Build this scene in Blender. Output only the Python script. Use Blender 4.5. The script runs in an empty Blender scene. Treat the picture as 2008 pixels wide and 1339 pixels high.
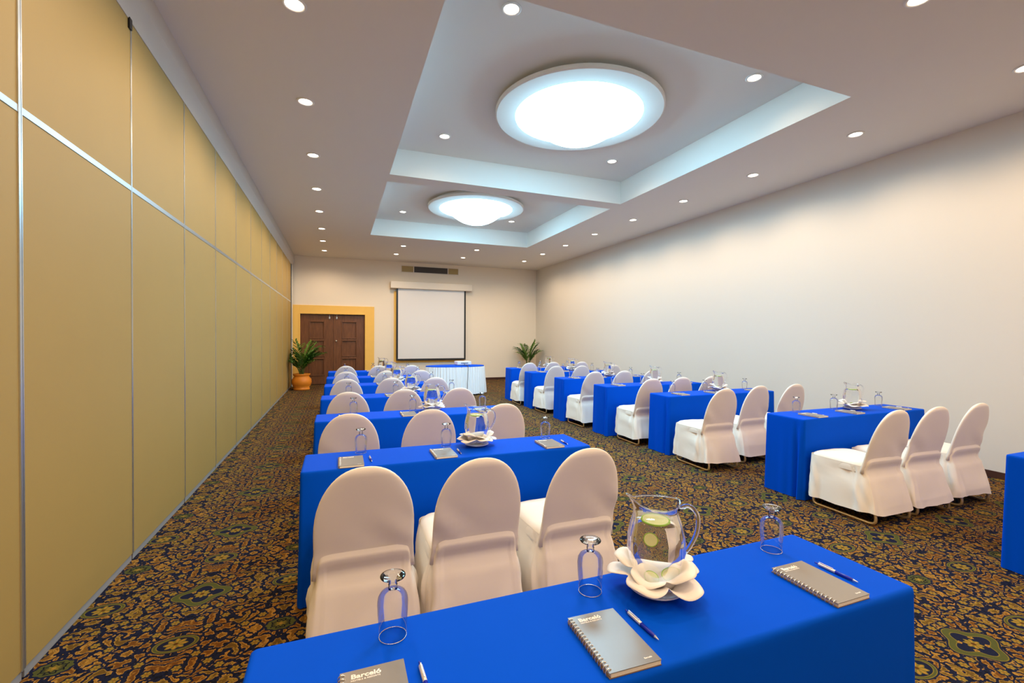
import bpy, bmesh, math, random
from mathutils import Vector, Matrix, noise
PI = math.pi
random.seed(7)
S = bpy.context.scene
COL = S.collection

# ------------------------------------------------------------------ camera
def camera():
    cd = bpy.data.cameras.new('camera'); c = bpy.data.objects.new('camera', cd); COL.objects.link(c)
    yaw, pitch, roll, h = 0.3668, -0.0116, 0.0054, 1.506
    fwd = Vector((math.sin(yaw)*math.cos(pitch), math.cos(yaw)*math.cos(pitch), math.sin(pitch)))
    right = Vector((math.cos(yaw), -math.sin(yaw), 0)); up = right.cross(fwd)
    r2 = right*math.cos(roll) + up*math.sin(roll); u2 = up*math.cos(roll) - right*math.sin(roll)
    m = Matrix((r2, u2, -fwd)).transposed().to_4x4(); m.translation = (0, 0, h)
    c.matrix_world = m
    cd.sensor_width = 36; cd.lens = 886.2*36/2008; cd.clip_start = .02; cd.clip_end = 100
    S.camera = c
camera()

# ------------------------------------------------------------------ world, exposure, lamp strengths
w = bpy.data.worlds.new('world'); S.world = w; w.use_nodes = True
w.node_tree.nodes['Background'].inputs[0].default_value = (.8, .85, 1, 1)
w.node_tree.nodes['Background'].inputs[1].default_value = .02
vs = S.view_settings
vs.view_transform = 'Standard'; vs.look = 'None'; vs.gamma = 1; vs.exposure = -0.07
vs.use_curve_mapping = False
SPOT_W, SPOT_COL = 66.0, (1.0, .74, .48)
TRAY_W = 12.0
DOME_E, DOME_COL = 34.0, (.37, .755, 1.0)

# ------------------------------------------------------------------ material helpers
def nodes_of(m):
    m.use_nodes = True
    nt = m.node_tree
    return nt, nt.nodes, nt.links, nt.nodes['Principled BSDF']
def mat(name, col, rough=.6, spec=.5, metal=0, noise_amt=0, noise_scale=20, bump=0, bump_scale=200, sheen=0, emit=None, emit_s=0, sss=0, coat=0):
    m = bpy.data.materials.new(name); nt, N, L, b = nodes_of(m)
    b.inputs['Base Color'].default_value = (*col, 1); b.inputs['Roughness'].default_value = rough
    b.inputs['Specular IOR Level'].default_value = spec; b.inputs['Metallic'].default_value = metal
    b.inputs['Sheen Weight'].default_value = sheen; b.inputs['Coat Weight'].default_value = coat
    if emit: b.inputs['Emission Color'].default_value = (*emit, 1); b.inputs['Emission Strength'].default_value = emit_s
    if noise_amt or bump:
        tc = N.new('ShaderNodeTexCoord')
    if noise_amt:
        n = N.new('ShaderNodeTexNoise'); n.inputs['Scale'].default_value = noise_scale; n.inputs['Detail'].default_value = 4
        L.new(tc.outputs['Object'], n.inputs['Vector'])
        r = N.new('ShaderNodeMixRGB'); r.blend_type = 'MIX'
        r.inputs[1].default_value = (*[c*(1-noise_amt) for c in col], 1); r.inputs[2].default_value = (*[min(1, c*(1+noise_amt)) for c in col], 1)
        L.new(n.outputs['Fac'], r.inputs[0]); L.new(r.outputs[0], b.inputs['Base Color'])
    if bump:
        n2 = N.new('ShaderNodeTexNoise'); n2.inputs['Scale'].default_value = bump_scale; n2.inputs['Detail'].default_value = 3
        L.new(tc.outputs['Object'], n2.inputs['Vector'])
        bp = N.new('ShaderNodeBump'); bp.inputs['Strength'].default_value = bump; bp.inputs['Distance'].default_value = .002
        L.new(n2.outputs['Fac'], bp.inputs['Height']); L.new(bp.outputs[0], b.inputs['Normal'])
    return m

class X:
    """tiny expression wrapper: arithmetic on node sockets"""
    nt = None
    def __init__(s, v): s.v = v
    @staticmethod
    def op(o, *a):
        n = X.nt.nodes.new('ShaderNodeMath'); n.operation = o
        for i, q in enumerate(a):
            q = q.v if isinstance(q, X) else q
            if isinstance(q, (int, float)): n.inputs[i].default_value = q
            else: X.nt.links.new(q, n.inputs[i])
        return X(n.outputs[0])
    def __add__(s, o): return X.op('ADD', s, o)
    __radd__ = __add__
    def __sub__(s, o): return X.op('SUBTRACT', s, o)
    def __rsub__(s, o): return X.op('SUBTRACT', o, s)
    def __mul__(s, o): return X.op('MULTIPLY', s, o)
    __rmul__ = __mul__
    def __truediv__(s, o): return X.op('DIVIDE', s, o)
    def lt(s, o): return X.op('LESS_THAN', s, o)
    def gt(s, o): return X.op('GREATER_THAN', s, o)
    def fn(s, o): return X.op(o, s)
def xmix(fac, a, b):
    n = X.nt.nodes.new('ShaderNodeMixRGB')
    for i, q in enumerate((fac, a, b)):
        if isinstance(q, X): X.nt.links.new(q.v, n.inputs[i])
        elif isinstance(q, tuple): n.inputs[i].default_value = (*q, 1)
        elif isinstance(q, (int, float)): n.inputs[i].default_value = q
        else: X.nt.links.new(q, n.inputs[i])
    return n.outputs[0]
def smooth(x, lo, hi):
    n = X.nt.nodes.new('ShaderNodeMapRange'); n.interpolation_type = 'SMOOTHSTEP'
    X.nt.links.new(x.v, n.inputs['Value']); n.inputs['From Min'].default_value = lo; n.inputs['From Max'].default_value = hi
    return X(n.outputs[0])
def hexc(r, g, b):
    f = lambda c: ((c/255+.055)/1.055)**2.4 if c/255 > .04045 else c/255/12.92
    return (f(r), f(g), f(b))

def carpet_material():
    m = bpy.data.materials.new('patterned_carpet'); nt, N, L, b = nodes_of(m); X.nt = nt
    tc = N.new('ShaderNodeTexCoord'); sp = N.new('ShaderNodeSeparateXYZ'); L.new(tc.outputs['Object'], sp.inputs[0])
    T = .916
    x = (X(sp.outputs[0]) + .737)/T; y = (X(sp.outputs[1]) - 3.078)/T
    ax = (x - x.fn('ROUND')).fn('ABSOLUTE'); ay = (y - y.fn('ROUND')).fn('ABSOLUTE')      # mirrored tile, 0..0.5
    def comb(a, c):
        n = N.new('ShaderNodeCombineXYZ'); L.new(a.v, n.inputs[0]); L.new(c.v, n.inputs[1]); return n.outputs[0]
    P = comb(ax, ay)
    def noise2(vec, sc, det=2):
        n = N.new('ShaderNodeTexNoise'); n.noise_dimensions = '2D'; n.inputs['Scale'].default_value = sc; n.inputs['Detail'].default_value = det
        L.new(vec, n.inputs['Vector']); s2 = N.new('ShaderNodeSeparateColor'); L.new(n.outputs['Color'], s2.inputs[0])
        return X(s2.outputs[0]) - .5, X(s2.outputs[1]) - .5, X(n.outputs['Fac'])
    n1x, n1y, _ = noise2(P, 7, 1); n2x, n2y, _ = noise2(P, 38, 2)
    wx = ax + n1x*.19 + n2x*.048; wy = ay + n1y*.19 + n2y*.048
    # leaves: warped cells, navy between them, pale edge, rust vein
    def cells(vec, sc):
        v = N.new('ShaderNodeTexVoronoi'); v.voronoi_dimensions = '2D'; v.feature = 'DISTANCE_TO_EDGE'; v.inputs['Scale'].default_value = sc; L.new(vec, v.inputs['Vector'])
        c = N.new('ShaderNodeTexVoronoi'); c.voronoi_dimensions = '2D'; c.feature = 'F1'; c.inputs['Scale'].default_value = sc; L.new(vec, c.inputs['Vector'])
        s2 = N.new('ShaderNodeSeparateColor'); L.new(c.outputs['Color'], s2.inputs[0])
        return X(v.outputs['Distance']), X(s2.outputs[0]), X(s2.outputs[1]), X(c.outputs['Distance'])
    d, ra, rb, dc = cells(comb(wx*1.0, wy*1.5), 11.8)
    navy = hexc(19, 24, 48); black = hexc(12, 14, 26)
    gold = hexc(154, 114, 44); orange = hexc(126, 82, 28); rust = hexc(82, 46, 16); olive = hexc(112, 98, 36); green = hexc(74, 76, 36); pale = hexc(166, 120, 56)
    leafcol = xmix(ra.gt(.62), orange, olive)
    leafcol = xmix(rb.gt(.8), leafcol, gold)
    leafcol = xmix(smooth(d + n2y*.15, .24, .36), xmix(.42, leafcol, gold), xmix(.7, leafcol, rust))
    leafcol = xmix(smooth(d + n2x*.10, .20, .225)*-1 + 1, leafcol, pale)
    _, _, nf = noise2(P, 60, 2)
    ground = xmix(nf.gt(.56), navy, black)
    col = xmix(smooth(d + n2x*.10, .165, .185), ground, leafcol)
    # round blossoms scattered on the quarter points
    def polar(cx, cy, sx=1., sy=1.):
        dx = (ax - cx)*sx; dy = (ay - cy)*sy
        r = (dx*dx + dy*dy).fn('SQRT'); th = X.op('ARCTAN2', dy, dx); return r, th
    def blossom(col, cx, cy, R, n=8, c1=None, c2=None):
        r, th = polar(cx, cy); rr = R*(1.) + (th*n).fn('COSINE')*(R*.16)
        e = rr - r
        col = xmix(e.gt(-.010), col, navy)
        col = xmix(e.gt(0), col, c1 or olive)
        col = xmix(((th*n).fn('COSINE').gt(.2))*(r.gt(R*.35))*(e.gt(R*.2)), col, gold)
        return xmix(r.lt(R*.28), col, c2 or orange)
    for cx, cy in ((.25, .25), (.12, .38), (.38, .12), (.39, .37), (.13, .17), (.25, .07), (.06, .29), (.31, .43), (.44, .24), (.19, .30), (.33, .19), (.17, .06), (.05, .16)):
        col = blossom(col, cx, cy, .020, 6)
    # four-lobed medallion at the tile centre
    r, th = polar(0, 0, .82, 1.0); lob = (th*4).fn('COSINE'); R = .098 + lob*.018
    q = (r - R).fn('ABSOLUTE')
    col = xmix(r.lt(R + .028), col, navy); 
    dots = blossom(col, .052, .036, .012, 5, gold, rust); 
    col = xmix(r.lt(R - .012), col, dots)
    col = xmix(q.lt(.017), col, green); col = xmix((q - .017).fn('ABSOLUTE').lt(.0025), col, olive)
    col = blossom(col, 0, 0, .038, 8, olive, rust)
    # oval rings on the half points
    for cx, cy, sx, sy in ((.5, 0, .78, 1.), (0, .5, .78, 1.)):
        r, th = polar(cx, cy, sx, sy); R = .066 + (th*2).fn('COSINE')*.007
        col = xmix(r.lt(R + .015), col, navy)
        q = (r - R).fn('ABSOLUTE'); col = xmix(q.lt(.0065), col, green); col = xmix((q - .0065).fn('ABSOLUTE').lt(.002), col, olive)
        r2, th2 = polar(cx, cy, .85, 1.); e = .041 + (th2*8).fn('COSINE')*.007 - r2
        col = xmix(e.gt(0), col, olive); col = xmix(((th2*8).fn('COSINE').gt(.1))*e.gt(.006)*r2.gt(.014), col, gold); col = xmix(r2.lt(.009), col, rust)
    # filled olive ovals at the tile corners
    r, th = polar(.5, .5, .8, 1.1); R = .060 + (th*10).fn('COSINE')*.003
    col = xmix(r.lt(R + .012), col, navy)
    sp_, _, _, sd = cells(P, 46)
    col = xmix(r.lt(R), col, xmix(sp_.lt(.14)*r.lt(R - .013), green, black))
    e = .022 + (th*8).fn('COSINE')*.006 - r
    col = xmix(e.gt(0), col, olive); col = xmix(r.lt(.008), col, gold)
    # soft wool grain
    g = N.new('ShaderNodeTexNoise'); g.inputs['Scale'].default_value = 420; g.inputs['Detail'].default_value = 2; L.new(tc.outputs['Object'], g.inputs['Vector'])
    hs = N.new('ShaderNodeHueSaturation'); L.new(col, hs.inputs['Color']); hs.inputs['Saturation'].default_value = 1.0
    mr = N.new('ShaderNodeMapRange'); L.new(g.outputs['Fac'], mr.inputs['Value']); mr.inputs['To Min'].default_value = .55; mr.inputs['To Max'].default_value = 1.45
    L.new(mr.outputs[0], hs.inputs['Value']); L.new(hs.outputs[0], b.inputs['Base Color'])
    bp = N.new('ShaderNodeBump'); bp.inputs['Strength'].default_value = .5; bp.inputs['Distance'].default_value = .003
    L.new(g.outputs['Fac'], bp.inputs['Height']); L.new(bp.outputs[0], b.inputs['Normal'])
    b.inputs['Roughness'].default_value = .95; b.inputs['Specular IOR Level'].default_value = .12
    return m

def thin_glass(name, tint=(1, 1, 1), ior=1.5, amount=1.0):
    m = bpy.data.materials.new(name); m.use_nodes = True; nt = m.node_tree; N, L = nt.nodes, nt.links
    N.remove(N['Principled BSDF']); out = N['Material Output']
    t = N.new('ShaderNodeBsdfTransparent'); t.inputs[0].default_value = (*tint, 1)
    g = N.new('ShaderNodeBsdfGlossy'); g.inputs['Roughness'].default_value = .02; g.inputs[0].default_value = (1, 1, 1, 1)
    f = N.new('ShaderNodeFresnel'); f.inputs['IOR'].default_value = ior
    mx = N.new('ShaderNodeMixShader'); mu = N.new('ShaderNodeMath'); mu.operation = 'MULTIPLY'; mu.inputs[1].default_value = amount
    L.new(f.outputs[0], mu.inputs[0]); L.new(mu.outputs[0], mx.inputs[0]); L.new(t.outputs[0], mx.inputs[1]); L.new(g.outputs[0], mx.inputs[2]); L.new(mx.outputs[0], out.inputs[0])
    return m
def real_glass(name, col, ior, rough=0):
    m = bpy.data.materials.new(name); nt, N, L, b = nodes_of(m)
    b.inputs['Base Color'].default_value = (*col, 1); b.inputs['Transmission Weight'].default_value = 1; b.inputs['IOR'].default_value = ior; b.inputs['Roughness'].default_value = rough
    return m
def wood_material(name, a, c):
    m = bpy.data.materials.new(name); nt, N, L, b = nodes_of(m)
    tc = N.new('ShaderNodeTexCoord'); mp = N.new('ShaderNodeMapping'); mp.inputs['Scale'].default_value = (14, 14, 1.2)
    L.new(tc.outputs['Object'], mp.inputs[0]); n = N.new('ShaderNodeTexNoise'); n.inputs['Scale'].default_value = 3; n.inputs['Detail'].default_value = 6; n.inputs['Distortion'].default_value = .6
    L.new(mp.outputs[0], n.inputs['Vector']); r = N.new('ShaderNodeValToRGB'); r.color_ramp.elements[0].color = (*a, 1); r.color_ramp.elements[1].color = (*c, 1)
    r.color_ramp.elements[0].position = .3; r.color_ramp.elements[1].position = .75
    L.new(n.outputs['Fac'], r.inputs[0]); L.new(r.outputs[0], b.inputs['Base Color']); b.inputs['Roughness'].default_value = .4
    return m

M = dict(
    carpet=carpet_material(),
    ceiling=mat('ceiling_paint', (.80, .755, .70), .9, .2, bump=.08, bump_scale=60),
    farwall=mat('peach_wall_paint', (.90, .80, .67), .75, .3, bump=.06, bump_scale=40),
    soffit=mat('shaded_soffit_paint', (.58, .53, .48), .85, .2),  # shade put into the colour: darkened against the dome light on the soffit
    wall=mat('cream_wall_paint', (.74, .69, .62), .75, .3, bump=.06, bump_scale=40),
    vinyl=mat('ochre_vinyl', hexc(170, 142, 82), .55, .35, noise_amt=.03, noise_scale=3, bump=.15, bump_scale=500),
    alu=mat('brushed_aluminium', (.62, .66, .70), .32, .5, .9),
    grey=mat('grey_sweep', (.30, .30, .31), .5),
    dark=mat('dark_gap', (.02, .02, .02), .7),
    black=mat('black_plastic', (.012, .012, .013), .45),
    baseb=mat('brown_baseboard', hexc(70, 40, 28), .5),
    yellow=mat('yellow_paint', hexc(250, 200, 100), .6, noise_amt=.04, noise_scale=6),
    wood=wood_material('dark_door_wood', hexc(98, 58, 30), hexc(132, 82, 46)),
    cloth=mat('royal_blue_cloth', (.0, .072, .62), .6, .03, bump=.10, bump_scale=900),
    cover=mat('white_chair_cover', (.87, .81, .725), .75, .25, bump=.06, bump_scale=700, sheen=.1),
    skirt=mat('white_table_skirt', (.90, .92, .95), .8, .2),
    linen=mat('white_napkin_linen', (.84, .80, .77), .8, .2, bump=.1, bump_scale=900),
    china=mat('white_china', (.85, .82, .79), .2, .5),
    brass=mat('brass_tube', hexc(222, 196, 140), .35, .5, .7),
    glass=thin_glass('clear_glass', (.99, .995, .995), 1.42, .75),
    footglass=thin_glass('foot_glass', (.96, .98, .98), 1.5, 1.0),
    thick=real_glass('thick_glass', (.97, .98, .98), 1.48),
    water=real_glass('water', (.985, .99, .985), 1.33),
    rind=mat('lime_rind', hexc(170, 215, 60), .4), flesh=mat('lime_flesh', hexc(252, 254, 180), .4, noise_amt=.12, noise_scale=80),
    note=mat('grey_card_cover', hexc(126, 122, 119), .34, .5), paper=mat('paper_edge', (.74, .68, .60), .9, noise_amt=.1, noise_scale=300),
    board=mat('brown_back_board', hexc(120, 98, 84), .7), wire=mat('silver_wire', (.72, .68, .64), .25, .5, .9), ink=mat('white_print', (.88, .86, .84), .6),
    penblue=mat('blue_plastic', (.008, .02, .42), .25), pensilver=mat('satin_silver', (.78, .76, .76), .3, .5, .6),
    screen=mat('matte_screen', (.80, .79, .80), .9, .1), case=mat('cream_metal', (.80, .72, .62), .5),
    vent=mat('bronze_grille', hexc(186, 160, 104), .5), ventd=mat('dark_grille', hexc(72, 62, 56), .5),
    terra=mat('terracotta', hexc(228, 132, 26), .55, noise_amt=.12, noise_scale=9), soil=mat('soil', (.05, .03, .02), .95),
    leaf=mat('palm_leaf', hexc(46, 96, 24), .45, noise_amt=.4, noise_scale=7), leaf2=mat('palm_leaf_light', hexc(96, 138, 44), .45, noise_amt=.4, noise_scale=7),
    stem=mat('palm_stem', hexc(84, 104, 44), .6),
    white=mat('white_plastic', (.82, .84, .86), .35), trimring=mat('white_metal_trim', (.85, .82, .78), .4),
    lens=mat('lit_lens', (1, .95, .85), .5, emit=(1, .86, .68), emit_s=14),
    dome=mat('lit_acrylic_dome', (.9, .95, 1), .4, emit=DOME_COL, emit_s=DOME_E),
    nickel=mat('nickel', (.7, .68, .64), .3, .5, .9),
)

# ------------------------------------------------------------------ geometry helpers
def box(bm, x0, x1, y0, y1, z0, z1, bev=0):
    vs_ = [bm.verts.new(p) for p in ((x0, y0, z0), (x1, y0, z0), (x1, y1, z0), (x0, y1, z0), (x0, y0, z1), (x1, y0, z1), (x1, y1, z1), (x0, y1, z1))]
    fs = [bm.faces.new([vs_[i] for i in f]) for f in ((3, 2, 1, 0), (4, 5, 6, 7), (0, 1, 5, 4), (1, 2, 6, 5), (2, 3, 7, 6), (3, 0, 4, 7))]
    if bev:
        es = list({e for f in fs for e in f.edges})
        bmesh.ops.bevel(bm, geom=es, offset=bev, segments=2, profile=.7, affect='EDGES')
def lathe(bm, prof, n=24, cx=0, cy=0, z=0, sx=1, sy=1):
    rings = []
    for r, h in prof:
        if r < 1e-6: rings.append([bm.verts.new((cx, cy, z+h))])
        else: rings.append([bm.verts.new((cx+r*sx*math.cos(2*PI*k/n), cy+r*sy*math.sin(2*PI*k/n), z+h)) for k in range(n)])
    for a, c in zip(rings, rings[1:]):
        for k in range(n):
            k2 = (k+1) % n
            if len(a) == 1 and len(c) == 1: continue
            if len(a) == 1: bm.faces.new((a[0], c[k2], c[k]))
            elif len(c) == 1: bm.faces.new((a[k], a[k2], c[0]))
            else: bm.faces.new((a[k], a[k2], c[k2], c[k]))
def loft(bm, rings, cap0=False, cap1=False):
    vr = [[bm.verts.new(p) for p in r] for r in rings]
    n = len(vr[0])
    for a, c in zip(vr, vr[1:]):
        for k in range(n):
            k2 = (k+1) % n; bm.faces.new((a[k], a[k2], c[k2], c[k]))
    if cap0: bm.faces.new(vr[0][::-1])
    if cap1: bm.faces.new(vr[-1])
def tube(bm, pts, r, n=8, caps=True, closed=False):
    P = [Vector(p) for p in pts]; rings = []; nrm = None
    for i, p in enumerate(P):
        if closed: t = (P[(i+1) % len(P)]-P[i-1]).normalized()
        else: t = (P[min(i+1, len(P)-1)]-P[max(i-1, 0)]).normalized()
        if nrm is None:
            a = Vector((0, 0, 1)) if abs(t.z) < .9 else Vector((1, 0, 0)); nrm = t.cross(a).normalized()
        nrm = (nrm - t*nrm.dot(t)).normalized(); bn = t.cross(nrm)
        rr = r[i] if isinstance(r, (list, tuple)) else r
        rings.append([p + (nrm*math.cos(2*PI*k/n)+bn*math.sin(2*PI*k/n))*rr for k in range(n)])
    if closed: rings.append(rings[0])
    loft(bm, rings, caps and not closed, caps and not closed)
def smoothpath(pts, rad=.04, n=5):
    P = [Vector(p) for p in pts]; out = [P[0]]
    for a, b_, c in zip(P, P[1:], P[2:]):
        d1 = min(rad, (a-b_).length*.45); d2 = min(rad, (c-b_).length*.45)
        s = b_+(a-b_).normalized()*d1; e = b_+(c-b_).normalized()*d2
        for k in range(n+1):
            t = k/n; out.append(s*(1-t)**2 + b_*2*t*(1-t) + e*t*t)
    out.append(P[-1]); return out
def obj(name, bm, m, parent=None, smooth_=False, loc=None, kind=None, label=None):
    me = bpy.data.meshes.new(name); bmesh.ops.recalc_face_normals(bm, faces=bm.faces); bm.to_mesh(me); bm.free()
    me.materials.append(m)
    if smooth_: me.polygons.foreach_set('use_smooth', [True]*len(me.polygons))
    o = bpy.data.objects.new(name, me); COL.objects.link(o)
    if parent is not None: o.parent = parent
    if loc is not None: o.location = loc
    if kind: o['kind'] = kind
    if label: o['label'] = label
    return o
def thing(name, label, cat, loc=(0, 0, 0), rz=0, group=None):
    o = bpy.data.objects.new(name, None); COL.objects.link(o); o.empty_display_size = .1
    o.location = loc; o.rotation_euler = (0, 0, rz); o['label'] = label; o['category'] = cat
    if group: o['group'] = group
    return o
def struct(name, bm, m, parent=None, smooth_=False):
    o = obj(name, bm, m, parent, smooth_)
    if parent is None: o['kind'] = 'structure'
    return o
KIDS = {}
def kids(o):
    if o.name not in KIDS: KIDS[o.name] = list(o.children)
    return KIDS[o.name]
def dup(root, loc, rz=0, label=None):
    def cp(o, par):
        c = o.copy(); COL.objects.link(c); c.parent = par
        for ch in kids(o): cp(ch, c)
        return c
    r = cp(root, None); r.location = loc; r.rotation_euler = (0, 0, rz)
    if label: r['label'] = label
    return r
class Maker:
    """first call moves the prototype, later calls copy it with its parts"""
    def __init__(s, proto): s.p = proto; s.used = False
    def __call__(s, loc, rz, label):
        if not s.used:
            s.used = True; s.p.location = loc; s.p.rotation_euler = (0, 0, rz); s.p['label'] = label; return s.p
        return dup(s.p, loc, rz, label)
B = bmesh.new

# ------------------------------------------------------------------ room
XL, XR, YF, YB, ZC, ZT = -1.279, 6.638, 14.888, -2.6, 3.875, 4.268
bm = B(); box(bm, XL-.3, XR+.3, YB-.3, YF+.5, -.1, 0); struct('floor', bm, M['carpet'])
TR = [(.70, 4.70, 2.98, 6.87), (.70, 4.70, 7.20, 11.15)]
bm = B()
ys = [YB-.3, 2.98, 6.87, 7.20, 11.15, YF+.4]
for i in range(5):
    if i in (1, 3):
        box(bm, XL-.3, .70, ys[i], ys[i+1], ZC, 4.5); box(bm, 4.70, XR+.3, ys[i], ys[i+1], ZC, 4.5)
        box(bm, .70, 4.70, ys[i], ys[i+1], ZT, 4.5)
    else: box(bm, XL-.3, XR+.3, ys[i], ys[i+1], ZC, 4.5)
struct('ceiling', bm, M['ceiling'])
bm = B(); box(bm, XR, XR+.2, YB-.2, YF+.3, 0, ZC); struct('wall_right', bm, M['wall'])
bm = B(); box(bm, XL-.2, XR+.2, YB-.2, YB, 0, ZC); struct('wall_back', bm, M['wall'])
DX0, DX1, DZ = -1.087, .811, 2.18
bm = B(); box(bm, XL-.2, DX0, YF, YF+.2, 0, ZC); box(bm, DX1, XR, YF, YF+.2, 0, ZC); box(bm, DX0, DX1, YF, YF+.2, DZ, ZC)
box(bm, DX0-.05, DX1+.05, YF+.2, YF+.25, 0, DZ+.05); struct('wall_far', bm, M['farwall'])
bm = B(); box(bm, XR-.014, XR, YB, YF, 0, .075, .003); struct('baseboard_right', bm, M['baseb'])
bm = B(); box(bm, 1.06, XR-.015, YF-.014, YF, 0, .075, .003); struct('baseboard_far', bm, M['baseb'])
bm = B(); box(bm, XL, DX0, YF-.03, YF, 0, 2.41, .006); box(bm, DX1, 1.055, YF-.03, YF, 0, 2.41, .006); box(bm, DX0, DX1, YF-.03, YF, DZ, 2.41, .006)
box(bm, DX1-.035, DX1+.02, YF-.04, YF+.05, 0, DZ, .004); box(bm, DX0-.02, DX0+.02, YF-.04, YF+.05, 0, DZ, .004); box(bm, DX0+.02, DX1-.035, YF-.04, YF+.05, DZ-.03, DZ+.02, .004)
struct('trim_1', bm, M['yellow'])
# double door
def leaf(name, x0, x1, px0, px1, knob):
    y0, y1 = YF+.07, YF+.115
    bm = B()
    zs = [(.015, .27), (.80, .85), (1.355, 1.405), (1.935, DZ-.045)]
    box(bm, x0, px0, y0, y1, .015, DZ-.045); box(bm, px1, x1, y0, y1, .015, DZ-.045)
    for a, c in zs: box(bm, px0, px1, y0, y1, a, c)
    d = struct(name, bm, M['wood'])
    for a, c in ((.27, .80), (.85, 1.355), (1.405, 1.935)):
        bm = B(); box(bm, px0, px1, y0+.028, y1-.005, a, c)
        obj('panel', bm, M['wood'], d)
        bm = B()
        for q in ((px0, px1, a, a+.022), (px0, px1, c-.022, c), (px0, px0+.022, a, c), (px1-.022, px1, a, c)):
            box(bm, q[0], q[1], y0-.016, y0+.02, q[2], q[3], .006)
        obj('moulding', bm, M['wood'], d)
    if knob:
        bm = B(); lathe(bm, [(0, .05), (.022, .045), (.028, .03), (.02, .012), (.03, .008), (.03, 0), (0, 0)], 14)
        o = obj('door_knob', bm, M['nickel'], d, True); o.location = (x0+.07, y0, 1.33); o.rotation_euler = (PI/2, 0, 0)
    bm = B(); zt = DZ-.05
    hx = (x1-.11) if not knob else (x0+.09)
    tube(bm, [(hx, y0-.015, zt), (hx, y0-.015, zt-.05)], .006); lathe(bm, [(0, -.13), (.018, -.125), (.024, -.09), (.012, -.05), (0, -.05)], 12, hx, y0-.015, zt)
    obj('top_bolt', bm, M['white'], d, True)
leaf('door_1', DX0+.022, -.145, -.823, -.399, False)
leaf('door_2', -.137, DX1-.037, .094, .539, True)

# movable partition along the left side: one panel per bay, aluminium edges
bm = B(); box(bm, XL-.2, XL-.05, YB-.2, YF, 0, ZC); wl = struct('wall_left', bm, M['dark'])
seams = [-2.6, -1.84, -.74, .36, 1.47, 2.586, 3.704, 4.802, 5.895, 6.973, 8.069, 9.126, 10.18, 11.25, 12.33, 13.40, 14.40]
RZ0, RZ1 = 2.452, 2.483
for a, c in zip(seams, seams[1:]):
    big = abs(c-2.586) < .01
    bm = B(); box(bm, XL-.045, XL, a+.009, c-.009, .045, RZ0, .002); obj('panel', bm, M['vinyl'], wl)
    bm = B(); box(bm, XL-.045, XL, a+.009, c-.009, RZ1, 3.56, .002); obj('panel', bm, M['vinyl'], wl)
    bm = B(); box(bm, XL-.02, XL+.003, a+.009, c-.009, RZ0, RZ1); obj('rail_strip', bm, M['alu'], wl)
    bm = B(); box(bm, XL-.02, XL+.003, c-.009, c-.0015, .045, 3.56); 
    if big: box(bm, XL-.02, XL+.006, c-.022, c-.009, .045, 3.56)
    box(bm, XL-.02, XL+.003, c+.0015, c+.009, .045, 3.56); obj('edge_strip', bm, M['alu'], wl)
    bm = B(); box(bm, XL-.03, XL-.004, a+.01, c-.01, .002, .045); obj('floor_sweep', bm, M['grey'], wl)
bm = B(); box(bm, XL-.02, XL+.01, 14.44, 14.56, 0, 3.56); obj('jamb_gap', bm, M['black'], wl)  # black box stands in for the dark gap beside the post
bm = B(); box(bm, XL-.02, XL+.02, 14.58, 14.80, 0, 3.56, .004); obj('jamb_post', bm, M['trimring'], wl)
bm = B(); box(bm, XL-.02, XL+.012, 3.66, 3.70, 3.50, 3.57, .004); obj('hanger', bm, M['black'], wl)
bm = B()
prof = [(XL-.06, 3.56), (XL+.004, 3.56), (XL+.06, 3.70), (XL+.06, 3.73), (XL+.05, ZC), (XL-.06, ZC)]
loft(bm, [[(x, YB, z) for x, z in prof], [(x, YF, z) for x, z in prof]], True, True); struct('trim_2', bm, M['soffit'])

# ------------------------------------------------------------------ ceiling domes and downlights
for i, (cx, cy, lab) in enumerate(((2.70, 4.84, 'large glowing white acrylic dome light in the nearer ceiling recess'), (2.70, 9.17, 'glowing white acrylic dome light in the farther ceiling recess'))):
    t = thing('dome_light', lab, 'ceiling light', (cx, cy, ZT), 0, 'dome lights in the ceiling recesses')
    bm = B(); lathe(bm, [(.76, -.055), (.985, -.055), (1.0, -.065), (1.0, -.10), (.985, -.11), (.76, -.11), (.76, -.055)], 72); obj('ring', bm, M['ceiling'], t, False)
    bm = B(); lathe(bm, [(.90, 0), (.90, -.056), (.74, -.056)], 48); obj('mount', bm, M['ceiling'], t)
    pr = [(.755, -.085), (.74, -.10), (.70, -.118), (.64, -.142), (.58, -.175), (.52, -.215), (.46, -.262), (.39, -.312), (.31, -.355), (.22, -.388), (.11, -.408), (0, -.414)]
    bm = B(); lathe(bm, pr, 64); obj('dome', bm, M['dome'], t, True)
t0 = thing('ceiling_light', '', 'ceiling light', (0, 0, 0), 0, 'recessed downlights')
bm = B(); lathe(bm, [(.062, 0), (.085, 0), (.085, -.006), (.078, -.010), (.064, -.008), (.062, 0)], 28); obj('trim_ring', bm, M['trimring'], t0, True)
bm = B(); lathe(bm, [(.0, -.0045), (.045, -.004), (.064, -.002)], 24); obj('lens', bm, M['lens'], t0, True)
def lampdata(name, wtt):
    ld = bpy.data.lights.new(name, 'SPOT'); ld.energy = wtt; ld.color = SPOT_COL; ld.spot_size = math.radians(158); ld.spot_blend = .6; ld.shadow_soft_size = .045
    return ld
LD = lampdata('bulb', SPOT_W); LT = lampdata('bulb_tray', TRAY_W)
bulb = bpy.data.objects.new('bulb', LD); COL.objects.link(bulb); bulb.parent = t0; bulb.location = (0, 0, -.03)
down = Maker(t0)
ORD = ['nearest', 'second', 'third', 'fourth', 'fifth', 'sixth', 'seventh', 'eighth']
left_y = [3.61, 5.06, 6.52, 7.99, 9.41, 10.91, 12.32, 13.70]
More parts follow.
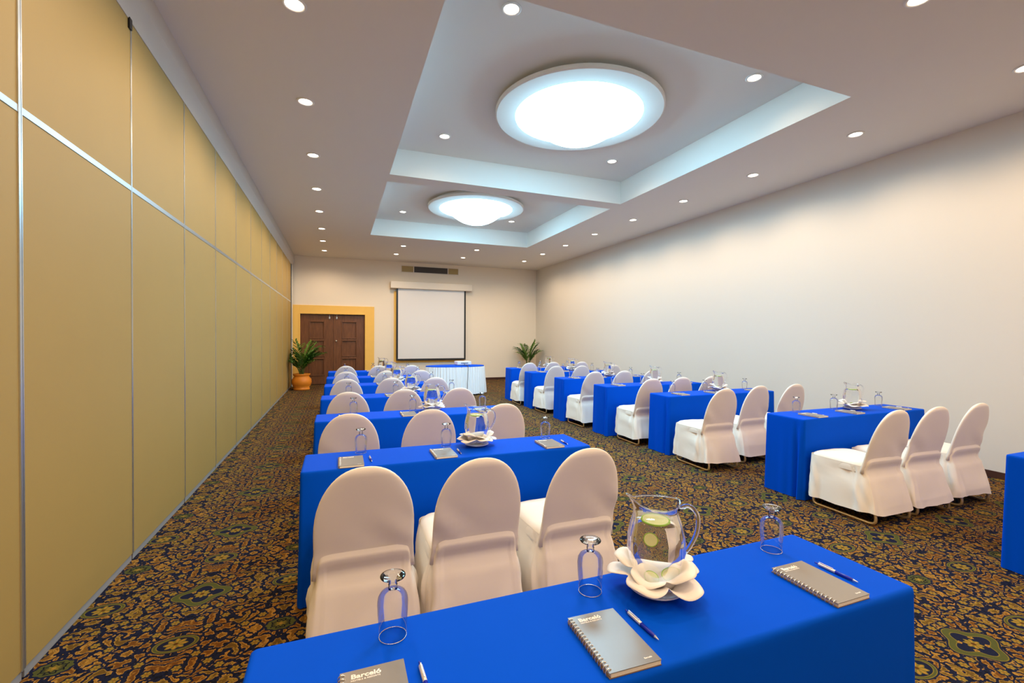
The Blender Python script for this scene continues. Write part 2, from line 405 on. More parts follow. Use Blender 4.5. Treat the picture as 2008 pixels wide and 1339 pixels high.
left_x = [-.297, -.314, -.313, -.33, -.344, -.347, -.367, -.369]
for k in range(8): down((left_x[k], left_y[k], ZC), 0, f'round downlight in the row along the ochre partition, {ORD[k]} from the camera')
right = [(5.609, 3.50), (5.642, 4.92), (5.601, 6.30), (5.563, 7.69), (5.524, 9.09), (5.509, 10.50), (5.481, 11.85), (5.469, 13.20)]
for k in range(8): down((*right[k], ZC), 0, f'round downlight in the row along the bare right wall, {ORD[k]} from the camera')
for (x, y), l in zip([(1.599, 12.19), (1.566, 13.49), (3.554, 11.99), (3.516, 13.32)], ['left one beside the far recess edge', 'left one in front of the wall vent', 'right one beside the far recess edge', 'right one in front of the wall vent']):
    down((x, y, ZC), 0, 'round downlight near the far wall, ' + l)
down((3.779, 1.953, ZC), 0, 'round recessed downlight cut by the top edge of the picture, right of the near recess')
down((1.30, 1.953, ZC), 0, 'unseen recessed downlight added over the nearest table, just above the picture')  # out of view, added to help light the near end
for k, (x, y) in enumerate(((-.3, 2.16), (-.3, .70), (-.3, -.75), (5.6, 2.1), (5.6, .7), (5.6, -.75), (1.3, -.75), (3.78, -.75), (1.3, .6), (3.78, .6), (-.3, -2.0), (1.3, -2.0), (3.78, -2.0), (5.6, -2.0))):  # unseen lamps continuing the rows, added to brighten the near end and back wall
    down((x, y, ZC), 0, f'unseen recessed downlight added to light the near end of the room, {["first","second","third","fourth","fifth","sixth","seventh","eighth","ninth","tenth","eleventh","twelfth","thirteenth","fourteenth"][k]} one')
tray = [(1.36, 3.596), (4.122, 3.595), (1.37, 6.207), (4.016, 6.11), (1.34, 7.75), (3.95, 7.75), (1.339, 10.311), (3.884, 10.188)]
tl = ['near left', 'near right', 'far left', 'far right']
for k, (x, y) in enumerate(tray):
    o = down((x, y, ZT), 0, f'round downlight in the {tl[k%4]} corner of the {"nearer" if k < 4 else "farther"} ceiling recess')
    for c in o.children:
        if c.type == 'LIGHT': c.data = LT

# ------------------------------------------------------------------ far wall fittings
t = thing('air_vent', 'long bronze air vent of three grilles high on the far wall', 'vent', (2.83, YF, 3.66))
bm = B()
for a, c in ((-.95, -.93), (-.56, -.535), (.57, .595), (.93, .95)): box(bm, a, c, -.02, 0, -.115, .115)
for a, c in ((-.115, -.095), (.095, .115)): box(bm, -.93, .93, -.02, 0, a, c)
obj('frame', bm, M['case'], t)
for a, c, m in ((-.93, -.56, 'vent'), (-.535, .57, 'ventd'), (.595, .93, 'vent')):
    bm = B()
    box(bm, a, c, -.003, 0, -.095, .095)
    for k in range(7): box(bm, a, c, -.015, -.004, -.088+k*.026, -.078+k*.026)
    g = obj('grille', bm, M[m], t); g['kind'] = 'stuff'
t = thing('wall_board', 'yellow-framed wall board mostly hidden behind the white projection screen', 'board', (2.83, YF, .64))
bm = B()
box(bm, -1.17, -1.10, -.035, 0, 0, 2.29, .004); box(bm, 1.10, 1.155, -.035, 0, 0, 2.29, .004); box(bm, -1.10, 1.10, -.035, 0, 0, .06, .004); box(bm, -1.10, 1.10, -.035, 0, 2.24, 2.29, .004)
obj('frame', bm, M['yellow'], t)
bm = B(); box(bm, -1.10, 1.10, -.015, 0, .06, 2.24); obj('panel', bm, M['case'], t)
t = thing('projection_screen', 'pulled-down white projection screen with black edges and cream case', 'screen', (2.86, YF-.12, .72))
bm = B(); box(bm, -1.325, 1.335, -.10, .115, 2.29, 2.51, .02); obj('case', bm, M['case'], t)
bm = B(); box(bm, -1.085, 1.085, -.002, .002, .045, 2.30); obj('fabric', bm, M['screen'], t)
bm = B(); box(bm, -1.14, -1.085, -.003, .003, 0, 2.30); box(bm, 1.085, 1.14, -.003, .003, 0, 2.30); box(bm, -1.085, 1.085, -.003, .003, .02, .045); obj('border', bm, M['black'], t)
bm = B(); box(bm, -1.14, 1.14, -.012, .012, -.012, .02, .004); obj('bottom_bar', bm, M['black'], t)

# ------------------------------------------------------------------ potted palms
def clampw(loc, p):
    return Vector((min(max(p.x, XL+.05-loc[0]), XR-.05-loc[0]), min(p.y, YF-.09-loc[1]), p.z))
def palm(name, label, loc, pot_prof, nfr, hmin, hmax, spread, seed, lm, dirs=None):
    rnd = random.Random(seed)
    t = thing(name, label, 'plant', loc)
    bm = B(); lathe(bm, pot_prof, 32); obj('pot', bm, M['terra'], t, True)
    zr = max(p[1] for p in pot_prof)-.05; rr = [p[0] for p in pot_prof if p[1] > zr-.02][0]-.025
    bm = B(); lathe(bm, [(0, zr), (rr, zr-.005)], 20); obj('soil', bm, M['soil'], t)
    for f in range(nfr):
        a = (dirs[f % len(dirs)] if dirs else f*2.4) + rnd.uniform(-.25, .25)
        L_ = rnd.uniform(hmin, hmax); out = spread*rnd.uniform(.35, 1)
        base = Vector((rnd.uniform(-.06, .06), rnd.uniform(-.06, .06), zr)); pts = []
        for k in range(9):
            s = k/8; pts.append(clampw(loc, base + Vector((math.cos(a)*out*s**1.6, math.sin(a)*out*s**1.6, L_*(s - .30*s**3*out/spread)))))
        bm = B(); tube(bm, pts, [.008*(1-.75*k/8) for k in range(9)], 5)
        stem = obj('frond', bm, M['stem'], t, True)
        bm = B()
        for k in range(22):
            s = .34 + .66*k/21; i = min(7, int(s*8)); p = pts[i].lerp(pts[i+1], s*8-i); d = (pts[i+1]-pts[i]).normalized()
            side = d.cross(Vector((0, 0, 1)));  side = side.normalized() if side.length > .05 else Vector((1, 0, 0))
            for sg in (-1, 1):
                ln = rnd.uniform(.16, .26)*(1-.4*abs(s-.6)); dr = (side*sg*.75 + d*.75 + Vector((0, 0, rnd.uniform(-.15, .25)))).normalized()
                wv = dr.cross(Vector((rnd.uniform(-.4, .4), rnd.uniform(-.4, .4), 1))).normalized()*.013
                q1 = p+dr*ln*.4; q1 = clampw(loc, q1); q2 = p+dr*ln*.75 - Vector((0, 0, .012)); q3 = p+dr*ln - Vector((0, 0, .05*rnd.random()+.02))
                q2 = clampw(loc, q2); q3 = clampw(loc, q3)
                v = [bm.verts.new(x) for x in (p, q1-wv, q1+wv, q2-wv*.7, q2+wv*.7, q3)]
                bm.faces.new((v[0], v[1], v[2])); bm.faces.new((v[1], v[3], v[4], v[2])); bm.faces.new((v[3], v[5], v[4]))
        l = obj('leaflets', bm, M[lm[f % len(lm)]], stem); l['kind'] = 'stuff'
POT = [(0, 0), (.20, 0), (.21, .02), (.205, .05), (.19, .065), (.235, .13), (.255, .21), (.245, .29), (.20, .35), (.185, .375), (.215, .41), (.225, .44), (.21, .445), (.19, .41), (.17, .38)]
palm('potted_palm', 'bushy dark green palm in an orange terracotta pot beside the brown door', (-.945, 13.72, 0), POT, 27, .45, 1.12, .58, 3, ['leaf', 'leaf', 'leaf2'], [0, .6, -.6, 1.5, 2.4, 3.3, -1.6, -2.2, .2, -.2, 3.0])
palm('potted_palm', 'light green palm in the far right corner behind blue tables', (6.08, 14.25, 0), POT, 13, .55, 1.08, .50, 11, ['leaf2', 'leaf', 'leaf2'], [0, 3.14, .7, 2.4, -.6, -2.5, 1.57])

# ------------------------------------------------------------------ covered tables
TH, TW, TD = .75, 1.836, .404
def smoothnoise(s, seed): return noise.noise(Vector((s*3.1, seed*7.3, 0))) + .6*noise.noise(Vector((s*8.7, seed*3.1, 5)))
def cloth_mesh(bm, seed, W=TW, D=TD):
    rnd = random.Random(seed); per = []
    r = .018
    def side(a, b_, n, nrm, tag):
        for k in range(n):
            u = k/n; per.append((Vector(a).lerp(Vector(b_), u), Vector(nrm), tag, u))
    def corner(c, a0):
        for k in range(4):
            a = a0+PI/2*k/4; d = Vector((math.cos(a), math.sin(a), 0)); per.append((Vector(c)+d*r, d, 'c', 0))
    x0, x1, y0, y1 = 0, W, 0, D
    side((x0+r, y0, 0), (x1-r, y0, 0), 84, (0, -1, 0), 'front'); corner((x1-r, y0+r, 0), -PI/2)
    side((x1, y0+r, 0), (x1, y1-r, 0), 26, (1, 0, 0), 'right'); corner((x1-r, y1-r, 0), 0)
    side((x1-r, y1, 0), (x0+r, y1, 0), 60, (0, 1, 0), 'back'); corner((x0+r, y1-r, 0), PI/2)
    side((x0, y1-r, 0), (x0, y0+r, 0), 26, (-1, 0, 0), 'left'); corner((x0+r, y0+r, 0), PI)
    zs = [TH, TH, TH-.004, TH-.014, TH-.03, TH-.07, TH-.14, TH-.24, TH-.36, TH-.48, TH-.60, TH-.70, .004]
    ins = [.0165, .008, .002, 0, 0, 0, 0, 0, 0, 0, 0, 0, 0]
    tuck = rnd.uniform(.78, .9); tuck2 = rnd.uniform(.1, .22)
    rings = []
    for z, i_ in zip(zs, ins):
        t = max(0, (TH-.014-z)/TH); ring = []
        for j, (p, n, tag, u) in enumerate(per):
            off = .004*t
            if tag == 'front' or tag == 'back': off += .006*t*smoothnoise(u*2.2, seed) + .003*t
            elif tag in ('left', 'right'):
                off += .022*t*smoothnoise(u*.55, seed+4) + .012*t
                c = tuck if tag == 'left' else 1-tuck
                off += -.045*min(1, t*3)*math.exp(-((u-c)/.05)**2)*(.35+.65*t) + .030*t*math.exp(-((u-c-.11)/.09)**2 if tag == 'left' else -((u-c+.11)/.09)**2)
            else: off += .012*t
            q = p + n*(off - i_); zz = z
            if tag == 'front' and .003 < TH-z < .04: zz -= .009*max(0, smoothnoise(u*1.8, seed+9))
            ring.append(Vector((q.x, q.y, zz)))
        rings.append(ring)
    loft(bm, rings, True, False)
leftT = [.8305, 2.7235, 4.2733, 5.7268, 7.1621, 8.4896, 9.9018]
rightT = [1.195, 2.9166, 4.6335, 5.8443, 7.1491, 8.6079, 9.8409]
rightX = [4.085, 4.0212, 3.9327, 3.7925, 3.7422, 3.7535, 3.7709]
OR7 = ['first', 'second', 'third', 'fourth', 'fifth', 'sixth', 'seventh']
tables = []
for k in range(7):
    nm = ['nearest left-column table', 'second left-column table', 'third left-column table', 'fourth left-column table', 'fifth left-column table', 'sixth left-column table', 'farthest left-column table'][k]
    tables.append((-.1965, leftT[k], nm, 'L', k))
for k in range(7):
    nm = ['right-column table cut off by the picture edge', 'second right-column table', 'third right-column table', 'fourth right-column table', 'fifth right-column table', 'sixth right-column table', 'farthest right-column table'][k]
    tables.append((rightX[k], rightT[k], nm, 'R', k))
for i, (x, y, nm, c, k) in enumerate(tables):
    t = thing('banquet_table', 'long narrow table under a royal blue cloth, ' + nm.replace(' table', ''), 'table', (x, y, 0), 0, 'blue-clothed tables')
    bm = B(); cloth_mesh(bm, i+1); o = obj('tablecloth', bm, M['cloth'], t, True)
    if i == 0:
        bm = B(); box(bm, .02, TW-.02, .02, TD-.02, TH-.03, TH-.006); top = obj('tabletop', bm, M['board'], t)
        bm = B(); box(bm, -.015, .015, -.015, .015, 0, TH-.03); lg = obj('leg', bm, M['grey'], t, loc=(.12, .06, 0))
    else:
        q = top.copy(); COL.objects.link(q); q.parent = t
    for a, c_ in ((.12, .06), (TW-.12, .06), (.12, TD-.06), (TW-.12, TD-.06)):
        if i == 0 and (a, c_) == (.12, .06): continue
        q = lg.copy(); COL.objects.link(q); q.parent = t; q.location = (a, c_, 0)

# ------------------------------------------------------------------ chairs in white covers
def chair_proto(seed):
    t = thing('covered_chair', '', 'chair', (0, 0, 0), 0, 'white covered chairs')
    n = 44
    def yb(z): return -.232 - max(0, z-.44)*.27
    rings = []
    zs = [.40, .44, .47, .50, .54, .58, .62, .66, .70, .74, .78, .81, .84, .865, .885, .90, .912, .921, .927, .930]
    for z in zs:
        z0, zt = .60, .931
        wv = .220 if z < z0 else .220*max(0, 1-((z-z0)/(zt-z0))**2.25)**.46
        wv += .008*max(0, (.52-z)/.1)
        th = .021*min(1, math.sqrt(max(.0004, (zt-z)/.03)))
        ring = []
        for k in range(n):
            a = 2*PI*k/n; ca, sa = math.cos(a), math.sin(a)
            e = .55
            x = wv*math.copysign(abs(ca)**.8, ca); yy = th*math.copysign(abs(sa)**e, sa)
            y = yb(z) + yy
            if sa < -.1:
                u = x/.218
                y += .010*(1-u*u)*min(1, (zt-z)/.2)                                   # cover stretched flat across the curved frame
                fold = math.exp(-((z-.60)/.09)**2)
                y -= .011*fold*math.sin(26*(u*.22+ (z-.5)*.9) + seed*1.7)*max(0, .35+.65*u*(1 if seed % 2 else -1))
                y -= .007*math.exp(-((z-.475)/.018)**2)
            ring.append((x, y, z))
        rings.append(ring)
    bm = B(); loft(bm, rings, True, True); obj('backrest', bm, M['cover'], t, True)
    N_ = 120
    def base(k, w_, yf, yr, e=.34):
        a = 2*PI*k/N_; ca, sa = math.cos(a), math.sin(a)
        x = w_*math.copysign(abs(ca)**e, ca); f = math.copysign(abs(sa)**e, sa)
        y = (yf+yr)/2 + f*(yf-yr)/2
        return x, y, ca, sa, a
    rings = []
    for s, z in ((.05, .496), (.5, .493), (.75, .487), (.88, .478), (.955, .464), (.99, .445), (1.0, .42), (1.0, .40)):
        rings.append([(lambda q: (q[0], q[1], z + (.006*noise.noise(Vector((q[0]*9, q[1]*9, seed))) if s < .95 else 0)))(
            (base(k, .224, .235, -.235)[0]*s, (base(k, .224, .235, -.235)[1])*s)) for k in range(N_)])
    bm = B(); loft(bm, rings, True, False); obj('seat', bm, M['cover'], t, True)
    rings = []
    for z in (.456, .452, .446, .44, .43, .42, .40, .37, .33, .29, .25, .21, .17, .13, .10, .092):
        t_ = max(0, (.452-z)/.36); ring = []
        for k in range(N_):
            x, y, ca, sa, a = base(k, .226+.022*t_, .238+.012*t_, -.256-.095*t_**.9, .30)
            u = x/(.226+.022*t_); f = 0.0; lift = 0.0
            wg = max(0, min(1, (-sa-.5)/.33)); wg = wg*wg*(3-2*wg)                          # 1 on the rear panel, 0 on the sides
            if wg > 0:
                dz = max(0, 1-t_/.16); lift = .070*(1-min(1, abs(u))**10)*wg*dz**1.2
                zz = z+lift; yo = -.258-.093*max(0, t_-.02)**.9 if t_ > .16 else -(.258+.27*max(0, zz-.44)+.006*math.sin(PI*min(1, t_/.10)))
                if t_ < .001 or z > .4555: yo += .012
                y = y*(1-wg) + yo*wg
            if abs(u) > .75:                                                             # side folds gathered towards the back corner
                g = math.exp(-((y+.13)/.09)**2)
                f += .026*math.sin(PI*min(1, t_*1.15))*g*math.sin(62*(y+.13)*(1.3-.7*t_) + seed) + .018*t_**.7*math.sin(30*y*(1+.15*math.sin(seed))+seed*2) + .006*math.sin(PI*t_)*math.sin(75*y+12*t_)
                x += math.copysign(max(-.022, min(f, .012))-.006*t_, x)
                x -= math.copysign(.024*g*math.exp(-((t_-.18)/.16)**2), x)
            elif sa < 0:
                y -= .007*t_*math.sin(9*x*4+seed*2.1) + .004*math.sin(t_*9+seed)*t_
                y += .007*math.exp(-((t_-.13)/.05)**2)
            else: y += .006*t_*math.sin(40*x+seed)
            ring.append((x, y, z + lift + (.012*t_**3*math.sin(3*a+seed))))
        rings.append(ring)
    bm = B(); loft(bm, rings, False, False); obj('skirt', bm, M['cover'], t, True)
    for sg in (-1, 1):
        path = smoothpath([(sg*.16, .16, .40), (sg*.20, .20, .012), (sg*.20, -.325, .012), (sg*.20, -.335, .075), (sg*.145, -.16, .40)], .05)
        bm = B(); tube(bm, path, .0115, 8); obj('sled_leg', bm, M['brass'], t, True)
    bm = B(); tube(bm, [(-.18, .10, .38), (.18, .10, .38)], .010, 8); obj('crossbar', bm, M['brass'], t, True)
    return t
protos = [Maker(chair_proto(s)) for s in (1, 2, 3, 4)]
SEAT = ['left', 'middle', 'right']
apexL = {1: [(.117, 2.04), (.63, 1.986), (1.179, 1.978)], 2: [(.084, 3.441), (.662, 3.444), (1.298, 3.538)], 3: [(.102, 4.767), (.65, 4.83), (1.241, 4.785)], 4: [(.101, 6.2), (.669, 6.188), (1.243, 6.1)], 5: [(.113, 7.377), (.701, 7.353), (1.274, 7.43)], 6: [(.136, 8.85), (.703, 8.75), (1.296, 8.72)]}
apexR = {1: [(4.148, 2.229), (4.685, 2.226), (5.405, 2.273)], 2: [(3.976, 3.775), (4.682, 3.955), (5.328, 3.977)], 3: [(3.979, 5.018), (4.589, 5.129), (5.212, 5.208)], 4: [(3.915, 6.398), (4.557, 6.487), (5.103, 6.437)], 5: [(3.877, 7.726), (4.431, 7.709), (5.146, 7.698)], 6: [(3.725, 8.625), (4.452, 8.984), (5.112, 8.895)]}
cnt = 0
for c, A, Y in (('L', apexL, leftT), ('R', apexR, rightT)):
    for k, lst in A.items():
        for j, (x, y) in enumerate(lst):
            f = (1.506-.925)/(1.506-.91)
            x, y = x/f**-1 if False else x*(1.506-.91)/(1.506-.925), y*(1.506-.91)/(1.506-.925)
            x, y = x*1.0, y
            lo = Y[k-1]+TD+.425 if k > 1 else -9
            yc = max(lo, min(y + .362, Y[k] - .285))
            if abs(yc - y - .362) > 1e-6:      # keep the same line of sight when the chair is pulled back
                x = x*(yc-.362)/y
            nm = [q for q in tables if q[3] == c and q[4] == k][0][2]
            protos[cnt % 4]((x, yc, 0), random.uniform(-.03, .03) + (-.05 if (c == 'R' and k == 1) else 0), f'white covered round-back chair at the {SEAT[j]} seat of the {nm}')
            cnt += 1

# ------------------------------------------------------------------ table settings
def goblet_proto():
    t = thing('water_goblet', '', 'glass', (0, 0, 0), 0, 'upturned water goblets')
    bm = B(); lathe(bm, [(.0335, 0), (.0345, .03), (.0372, .06), (.0384, .085), (.0365, .100), (.030, .111), (.018, .118), (.012, .120)], 28); obj('bowl', bm, M['glass'], t, True)
    bm = B(); tube(bm, [(.0335*math.cos(2*PI*k/28), .0335*math.sin(2*PI*k/28), .001) for k in range(28)], .0009, 5, closed=True); obj('rim', bm, M['wire'], t, True, label='bright thick glass rim')
    bm = B(); lathe(bm, [(0, .1195), (.012, .120), (.0105, .127), (.0115, .1315), (.0095, .1365), (.012, .141), (.022, .1455), (.0305, .1500), (.0315, .1525), (.0305, .1545), (.020, .1515), (.009, .1490), (0, .1485)], 24); obj('foot', bm, M['footglass'], t, True)
    return t
def notebook_proto(single):
    t = thing('notebook', '', 'notebook', (0, 0, 0), 0, 'grey spiral notebooks')
    W, H = .137, .208
    bm = B(); box(bm, 0, W, 0, H, 0, .0018); obj('back_cover', bm, M['board'], t)
    bm = B(); box(bm, .004, W-.001, .001, H-.001, .0019, .0115); obj('pages', bm, M['paper'], t)
    bm = B(); box(bm, 0, W, 0, H, .0116, .0132); obj('front_cover', bm, M['note'], t)
    ringm = None
    pts = lambda yy: [(.004+.0085*math.cos(a), yy+.0006*math.sin(a), .0068+.0092*math.sin(a)) for a in [2*PI*k/14 for k in range(14)]]
    if single:
        for k in range(17):
            if ringm is None:
                bm = B(); tube(bm, pts(0), .0013, 6, closed=True); ringm = obj('binding_ring', bm, M['wire'], t, True); ringm.location = (0, .010, 0)
            else:
                q = ringm.copy(); COL.objects.link(q); q.parent = t; q.location = (0, .010+k*.0117, 0)
    else:
        bm = B()
        for k in range(17): tube(bm, pts(.010+k*.0117), .0013, 5, closed=True)
        q = obj('spiral_binding', bm, M['wire'], t, True); q['kind'] = 'stuff'
    def text(s, size, x, y, bold, sx=1):
        cu = bpy.data.curves.new('t', 'FONT'); cu.body = s; cu.size = size; cu.offset = bold; cu.extrude = .0002; cu.resolution_u = 3
        tmp = bpy.data.objects.new('t', cu); COL.objects.link(tmp)
        me = bpy.data.meshes.new_from_object(tmp.evaluated_get(bpy.context.evaluated_depsgraph_get()))
        bpy.data.objects.remove(tmp); me.materials.clear(); me.materials.append(M['ink'])
        o = bpy.data.objects.new('cover_lettering', me); COL.objects.link(o); o.parent = t; o.location = (x, y, .0134); o.scale = (sx, 1, 1); o['label'] = 'white printed lettering'
    text('Barceló', .0185, .022, H-.026, .00055, 1.12); text('HOTELS & RESORTS', .0062, .022, H-.034, .0001, 1.12); text('Barceló', .0062, W-.036, .014, .00015, 1.1)
    return t
def pen_proto():
    t = thing('ballpoint_pen', '', 'pen', (0, 0, 0), 0, 'blue ballpoint pens')
    def ax(prof): 
        bm = B(); lathe(bm, prof, 12); bmesh.ops.rotate(bm, verts=bm.verts, cent=(0, 0, 0), matrix=Matrix.Rotation(-PI/2, 3, 'X')); bmesh.ops.translate(bm, verts=bm.verts, vec=(0, 0, .0052)); return bm
    obj('barrel', ax([(0, .014), (.0036, .014), (.005, .03), (.0052, .066), (0, .066)]), M['penblue'], t, True)
    obj('tip', ax([(0, 0), (.0009, 0), (.0018, .005), (.0036, .0142), (0, .0142)]), M['pensilver'], t, True)
    obj('upper_barrel', ax([(0, .066), (.0052, .066), (.005, .118), (.003, .121), (0, .121)]), M['pensilver'], t, True)
    obj('button', ax([(0, .121), (.0024, .121), (.0024, .132), (0, .133)]), M['penblue'], t, True)
    bm = B(); box(bm, -.0015, .0015, .074, .119, .0105, .0125, .0004); obj('clip', bm, M['pensilver'], t)
    return t
def plate_proto():
    t = thing('saucer', '', 'plate', (0, 0, 0), 0, 'white saucers under the pitchers')
    bm = B(); lathe(bm, [(0, .004), (.05, .004), (.078, .016), (.083, .0185), (.084, .0165), (.078, .011), (.05, 0), (0, 0)], 40); obj('dish', bm, M['china'], t, True)
    return t
def napkin_proto(seed):
    t = thing('napkin', '', 'napkin', (0, 0, 0), 0, 'white napkins folded as petals under the pitchers')
    for lay in (0, 1):
        bm = B(); n, mm = 96, 12; rings = []
        for i in range(mm+1):
            s = i/mm; ring = []
            for k in range(n):
                a = 2*PI*k/n + lay*.62 + seed
                p = abs(math.cos(2.5*a)); pet = p**.55
                R = (.142 if lay == 0 else .122)*(.62 + .38*pet)
                r = .018 + (R-.018)*s
                rise = (.090 if lay else .046)*(math.sin(PI*.5*min(1, s/.8))**1.5)
                curl = -.030*max(0, (s-.70)/.30)**1.6*pet + .012*(1-pet)*s
                z = .0125 + lay*.004 + max(0, (r-.05))*(.55 if lay else .36) + rise*(.30+.35*math.sin(a*1.0+1.3+lay)**2) + curl*.7 + .0035*math.sin(9*a+lay*2)*s
                ring.append((r*math.cos(a-lay*.0), r*math.sin(a), z))
            rings.append(ring)
        loft(bm, rings, True, False)
        o = obj('petal_layer', bm, M['linen'], t, True)
        md = o.modifiers.new('thickness', 'SOLIDIFY'); md.thickness = .0018; md.offset = 1
    return t
PP = [(.052, .004), (.062, .02), (.076, .06), (.0845, .105), (.083, .145), (.074, .185), (.064, .213), (.0605, .228), (.0635, .243), (.067, .252)]
def prad(z):
    for (r0, z0), (r1, z1) in zip(PP, PP[1:]):
        if z0 <= z <= z1: return r0+(r1-r0)*(z-z0)/(z1-z0)
    return PP[0][0]
WL = .196
def pitcher_proto():
    t = thing('water_pitcher', '', 'pitcher', (0, 0, 0), 0, 'glass pitchers of lime water')
    bm = B(); n = 40; rings = []
    fine = []
    for (r0, z0), (r1, z1) in zip(PP, PP[1:]):
        for k in range(3): fine.append((r0+(r1-r0)*k/3, z0+(z1-z0)*k/3))
    fine.append(PP[-1])
    for r, z in fine:
        s = max(0, (z-.19)/.062)
        ring = []
        for k in range(n):
            a = 2*PI*k/n; g = math.exp(-((a-PI)/.34)**2)
            rr = r*(1 + .34*g*s**1.6); ring.append((rr*math.cos(a), rr*math.sin(a), z + .016*g*s**2 - .012*(1-g)*s**2*abs(math.sin(a))))
        rings.append(ring)
    loft(bm, rings, False, False); obj('body', bm, M['glass'], t, True)
    bm = B(); tube(bm, rings[-1], .0024, 6, closed=True); obj('rim', bm, M['thick'], t, True)
    bm = B(); lathe(bm, [(0, 0), (.052, 0), (.0545, .004), (.053, .010), (0, .012)], 32); obj('base', bm, M['thick'], t, True)
    hp = smoothpath([(.0635, 0, .222), (.098, 0, .236), (.128, 0, .205), (.124, 0, .150), (.100, 0, .105), (.083, 0, .090)], .03, 5)
    bm = B(); tube(bm, hp, .0068, 10); obj('handle', bm, M['thick'], t, True)
    bm = B(); pr = [(0, .0125), (.050, .0125)] + [(prad(z)-.0018, z) for z in (.016, .03, .045, .06, .085, .105, .125, .145, .165, .185, WL)] + [(0, WL)]
    lathe(bm, pr, 40); obj('water', bm, M['water'], t, True)
    return t
def lime_proto():
    t = thing('lime_slice', '', 'lime', (0, 0, 0), 0, 'lime slices in the pitchers')
    bm = B(); lathe(bm, [(.0215, -.002), (.0240, -.002), (.0240, .002), (.0215, .002), (.0215, -.002)], 24); obj('rind', bm, M['rind'], t)
    bm = B(); lathe(bm, [(0, -.0019), (.0215, -.0019), (.0215, .0019), (0, .0019)], 24); obj('flesh', bm, M['flesh'], t)
    return t
gob = Maker(goblet_proto()); nbA = Maker(notebook_proto(True)); nbB = Maker(notebook_proto(False)); pen = Maker(pen_proto())
plate = Maker(plate_proto()); nap = [Maker(napkin_proto(.35)), Maker(napkin_proto(.9))]; pit = Maker(pitcher_proto()); lime = Maker(lime_proto())
gx = (.325, .895, 1.635); nx = (.200, .755, 1.500); px_ = (.375, .938, 1.688)
Z0 = TH+.0008
rnd = random.Random(5)
for (x, y, nm, c, k) in tables:
    if c == 'R' and k == 0: continue
    front = (c == 'L' and k == 0)
    j0 = (lambda a: 0) if front else (lambda a: rnd.uniform(-a, a))
    for s in range(3):
        ww = f'{SEAT[s]} seat of the {nm}'
        gob((x+gx[s]+j0(.008), y+.330+j0(.008), Z0), rnd.uniform(0, 6), 'clear stemmed goblet standing upside down at the ' + ww)
        (nbA if front else nbB)((x+nx[s], y+.012+j0(.006), Z0), j0(.03) + (-.03 if front and s == 1 else 0), 'grey spiral notebook at the ' + ww)
        pen((x+px_[s]+j0(.01), y+.075+j0(.01), Z0), (.03 if front else 0) + j0(.06) + PI + PI, 'blue and silver ballpoint pen at the ' + ww)
    cx, cy = x+1.083+j0(.008), y+.268
    rz = 0 if front else rnd.uniform(-.25, .25)
    plate((cx, cy, Z0), 0, 'white saucer beneath napkin and pitcher on the ' + nm)
    nap[0 if front else k % 2]((cx, cy, Z0), 0 if front else rnd.uniform(0, 6), 'white napkin folded like petals around the pitcher on the ' + nm)
    pz = Z0 + .0195
    pit((cx, cy, pz), -.35+rz, 'clear glass pitcher of lime water on the ' + nm)
    sl = [(-.006, -.004, .190, .06, 0, 'floating at the top'), (-.040, -.028, .150, 1.40, .0, 'upright against the glass'), (-.030, -.020, .040, .9, .8, 'sunk at the bottom left'), (.030, -.010, .045, 1.0, -.7, 'sunk at the bottom right')]
    if not front: sl = [sl[0], sl[2]]
    for dx, dy, dz, tilt, ro, w_ in sl:
        o = lime((cx+dx, cy+dy, pz+dz), 0, f'round lime slice {w_} of the pitcher on the {nm}' if 'of' not in w_ and 'glass' not in w_ else f'round lime slice upright against the glass in the pitcher on the {nm}')
        o.rotation_euler = (tilt, ro, -.66)
        o.scale = (1.7, 1.7, 1.4) if 'top' in w_ else ((.78, .78, .8) if 'glass' in w_ else (.85, .85, .9))

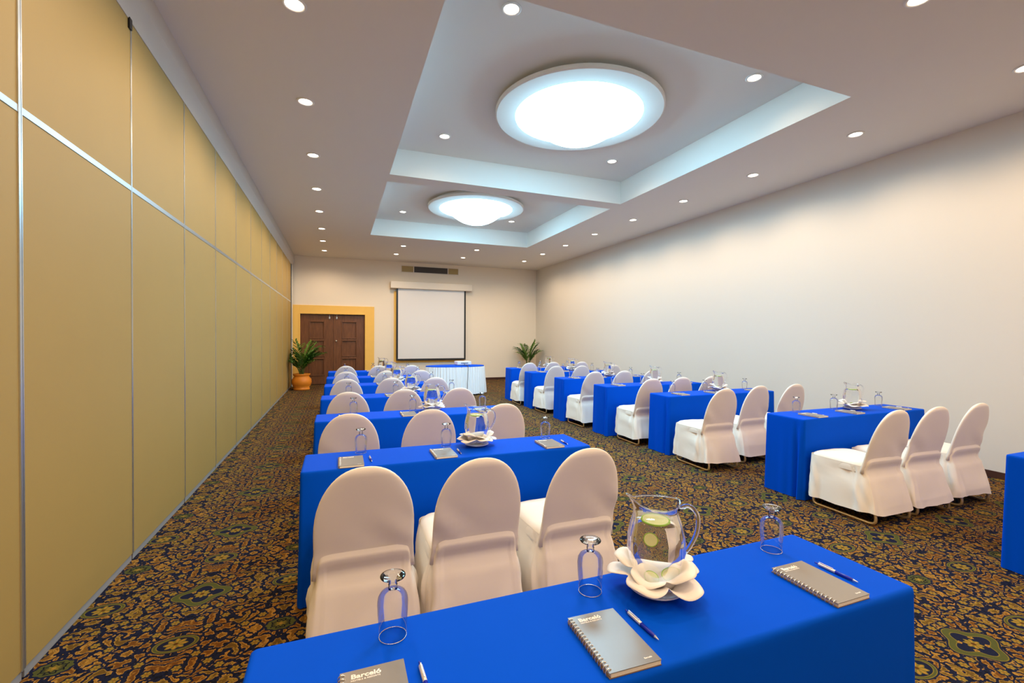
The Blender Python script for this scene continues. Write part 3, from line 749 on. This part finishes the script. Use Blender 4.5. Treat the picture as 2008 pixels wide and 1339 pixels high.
# ------------------------------------------------------------------ presenter's table, projector, cable
cx, cy, a, b2 = 2.83, 11.45, .765, .41
t = thing('presentation_table', 'oval table with blue top and pleated white skirt under the screen', 'table', (cx, cy, 0))
bm = B(); lathe(bm, [(0, .745), (.97, .745), (.995, .742), (1.0, .735), (1.0, .715)], 64, sx=a, sy=b2); obj('tablecloth', bm, M['cloth'], t, True)
bm = B(); n = 480; rings = []
for z, fl, am in ((.722, 1.012, .004), (.70, 1.012, .008), (.5, 1.025, .014), (.25, 1.045, .020), (.03, 1.06, .024)):
    ring = []
    for k in range(n):
        th = 2*PI*k/n; q = am*math.sin(th*60) + am*.4*math.sin(th*23+z)
        ring.append(((a*fl+q)*math.cos(th), (b2*fl+q)*math.sin(th), z))
    rings.append(ring)
loft(bm, rings); obj('skirt', bm, M['skirt'], t, True)
bm = B(); tube(bm, [(math.cos(2*PI*k/48)*a*.6, math.sin(2*PI*k/48)*b2*.6, .70) for k in range(48)], .01, 6, closed=True)
for q in (-1, 1): tube(bm, [(q*a*.6, 0, .70), (q*a*.6, 0, .0)], .018, 8)
obj('leg_frame', bm, M['grey'], t)
px0, py0 = 3.04, 11.50
t = thing('projector', 'white slim projector on the skirted table below the screen', 'projector', (px0, py0, .7455), .08)
bm = B(); box(bm, -.19, .19, -.14, .14, .012, .105, .022); obj('body', bm, M['white'], t)
bm = B(); box(bm, -.10, .10, -.146, -.139, .045, .075, .003); obj('port_panel', bm, M['grey'], t)
bm = B(); lathe(bm, [(0, 0), (.034, 0), (.038, .02), (.03, .022), (0, .018)], 20); o = obj('lens', bm, M['black'], t, True); o.location = (-.1, .138, .06); o.rotation_euler = (-PI/2, 0, 0)
for fx in (-.15, .15):
    for fy in (-.1, .1):
        bm = B(); lathe(bm, [(0, 0), (.012, 0), (.012, .014), (0, .014)], 10); obj('foot', bm, M['black'], t, loc=(fx, fy, 0))
for q in range(2):
    pass
bm = B(); yk = cy - b2*1.08
tube(bm, smoothpath([(px0+.0, py0-.16, .80), (px0, py0-.22, .757), (px0, yk-.02, .757), (px0+.005, yk-.035, .70), (px0-.02, yk-.06, .35), (px0-.03, yk-.06, .012), (px0-.1, yk-.12, .008)], .04, 4), .006, 6)
o = obj('power_cable', bm, M['black'], None, True); o['label'] = 'black cable hanging down the front of the white table skirt'; o['category'] = 'cable'
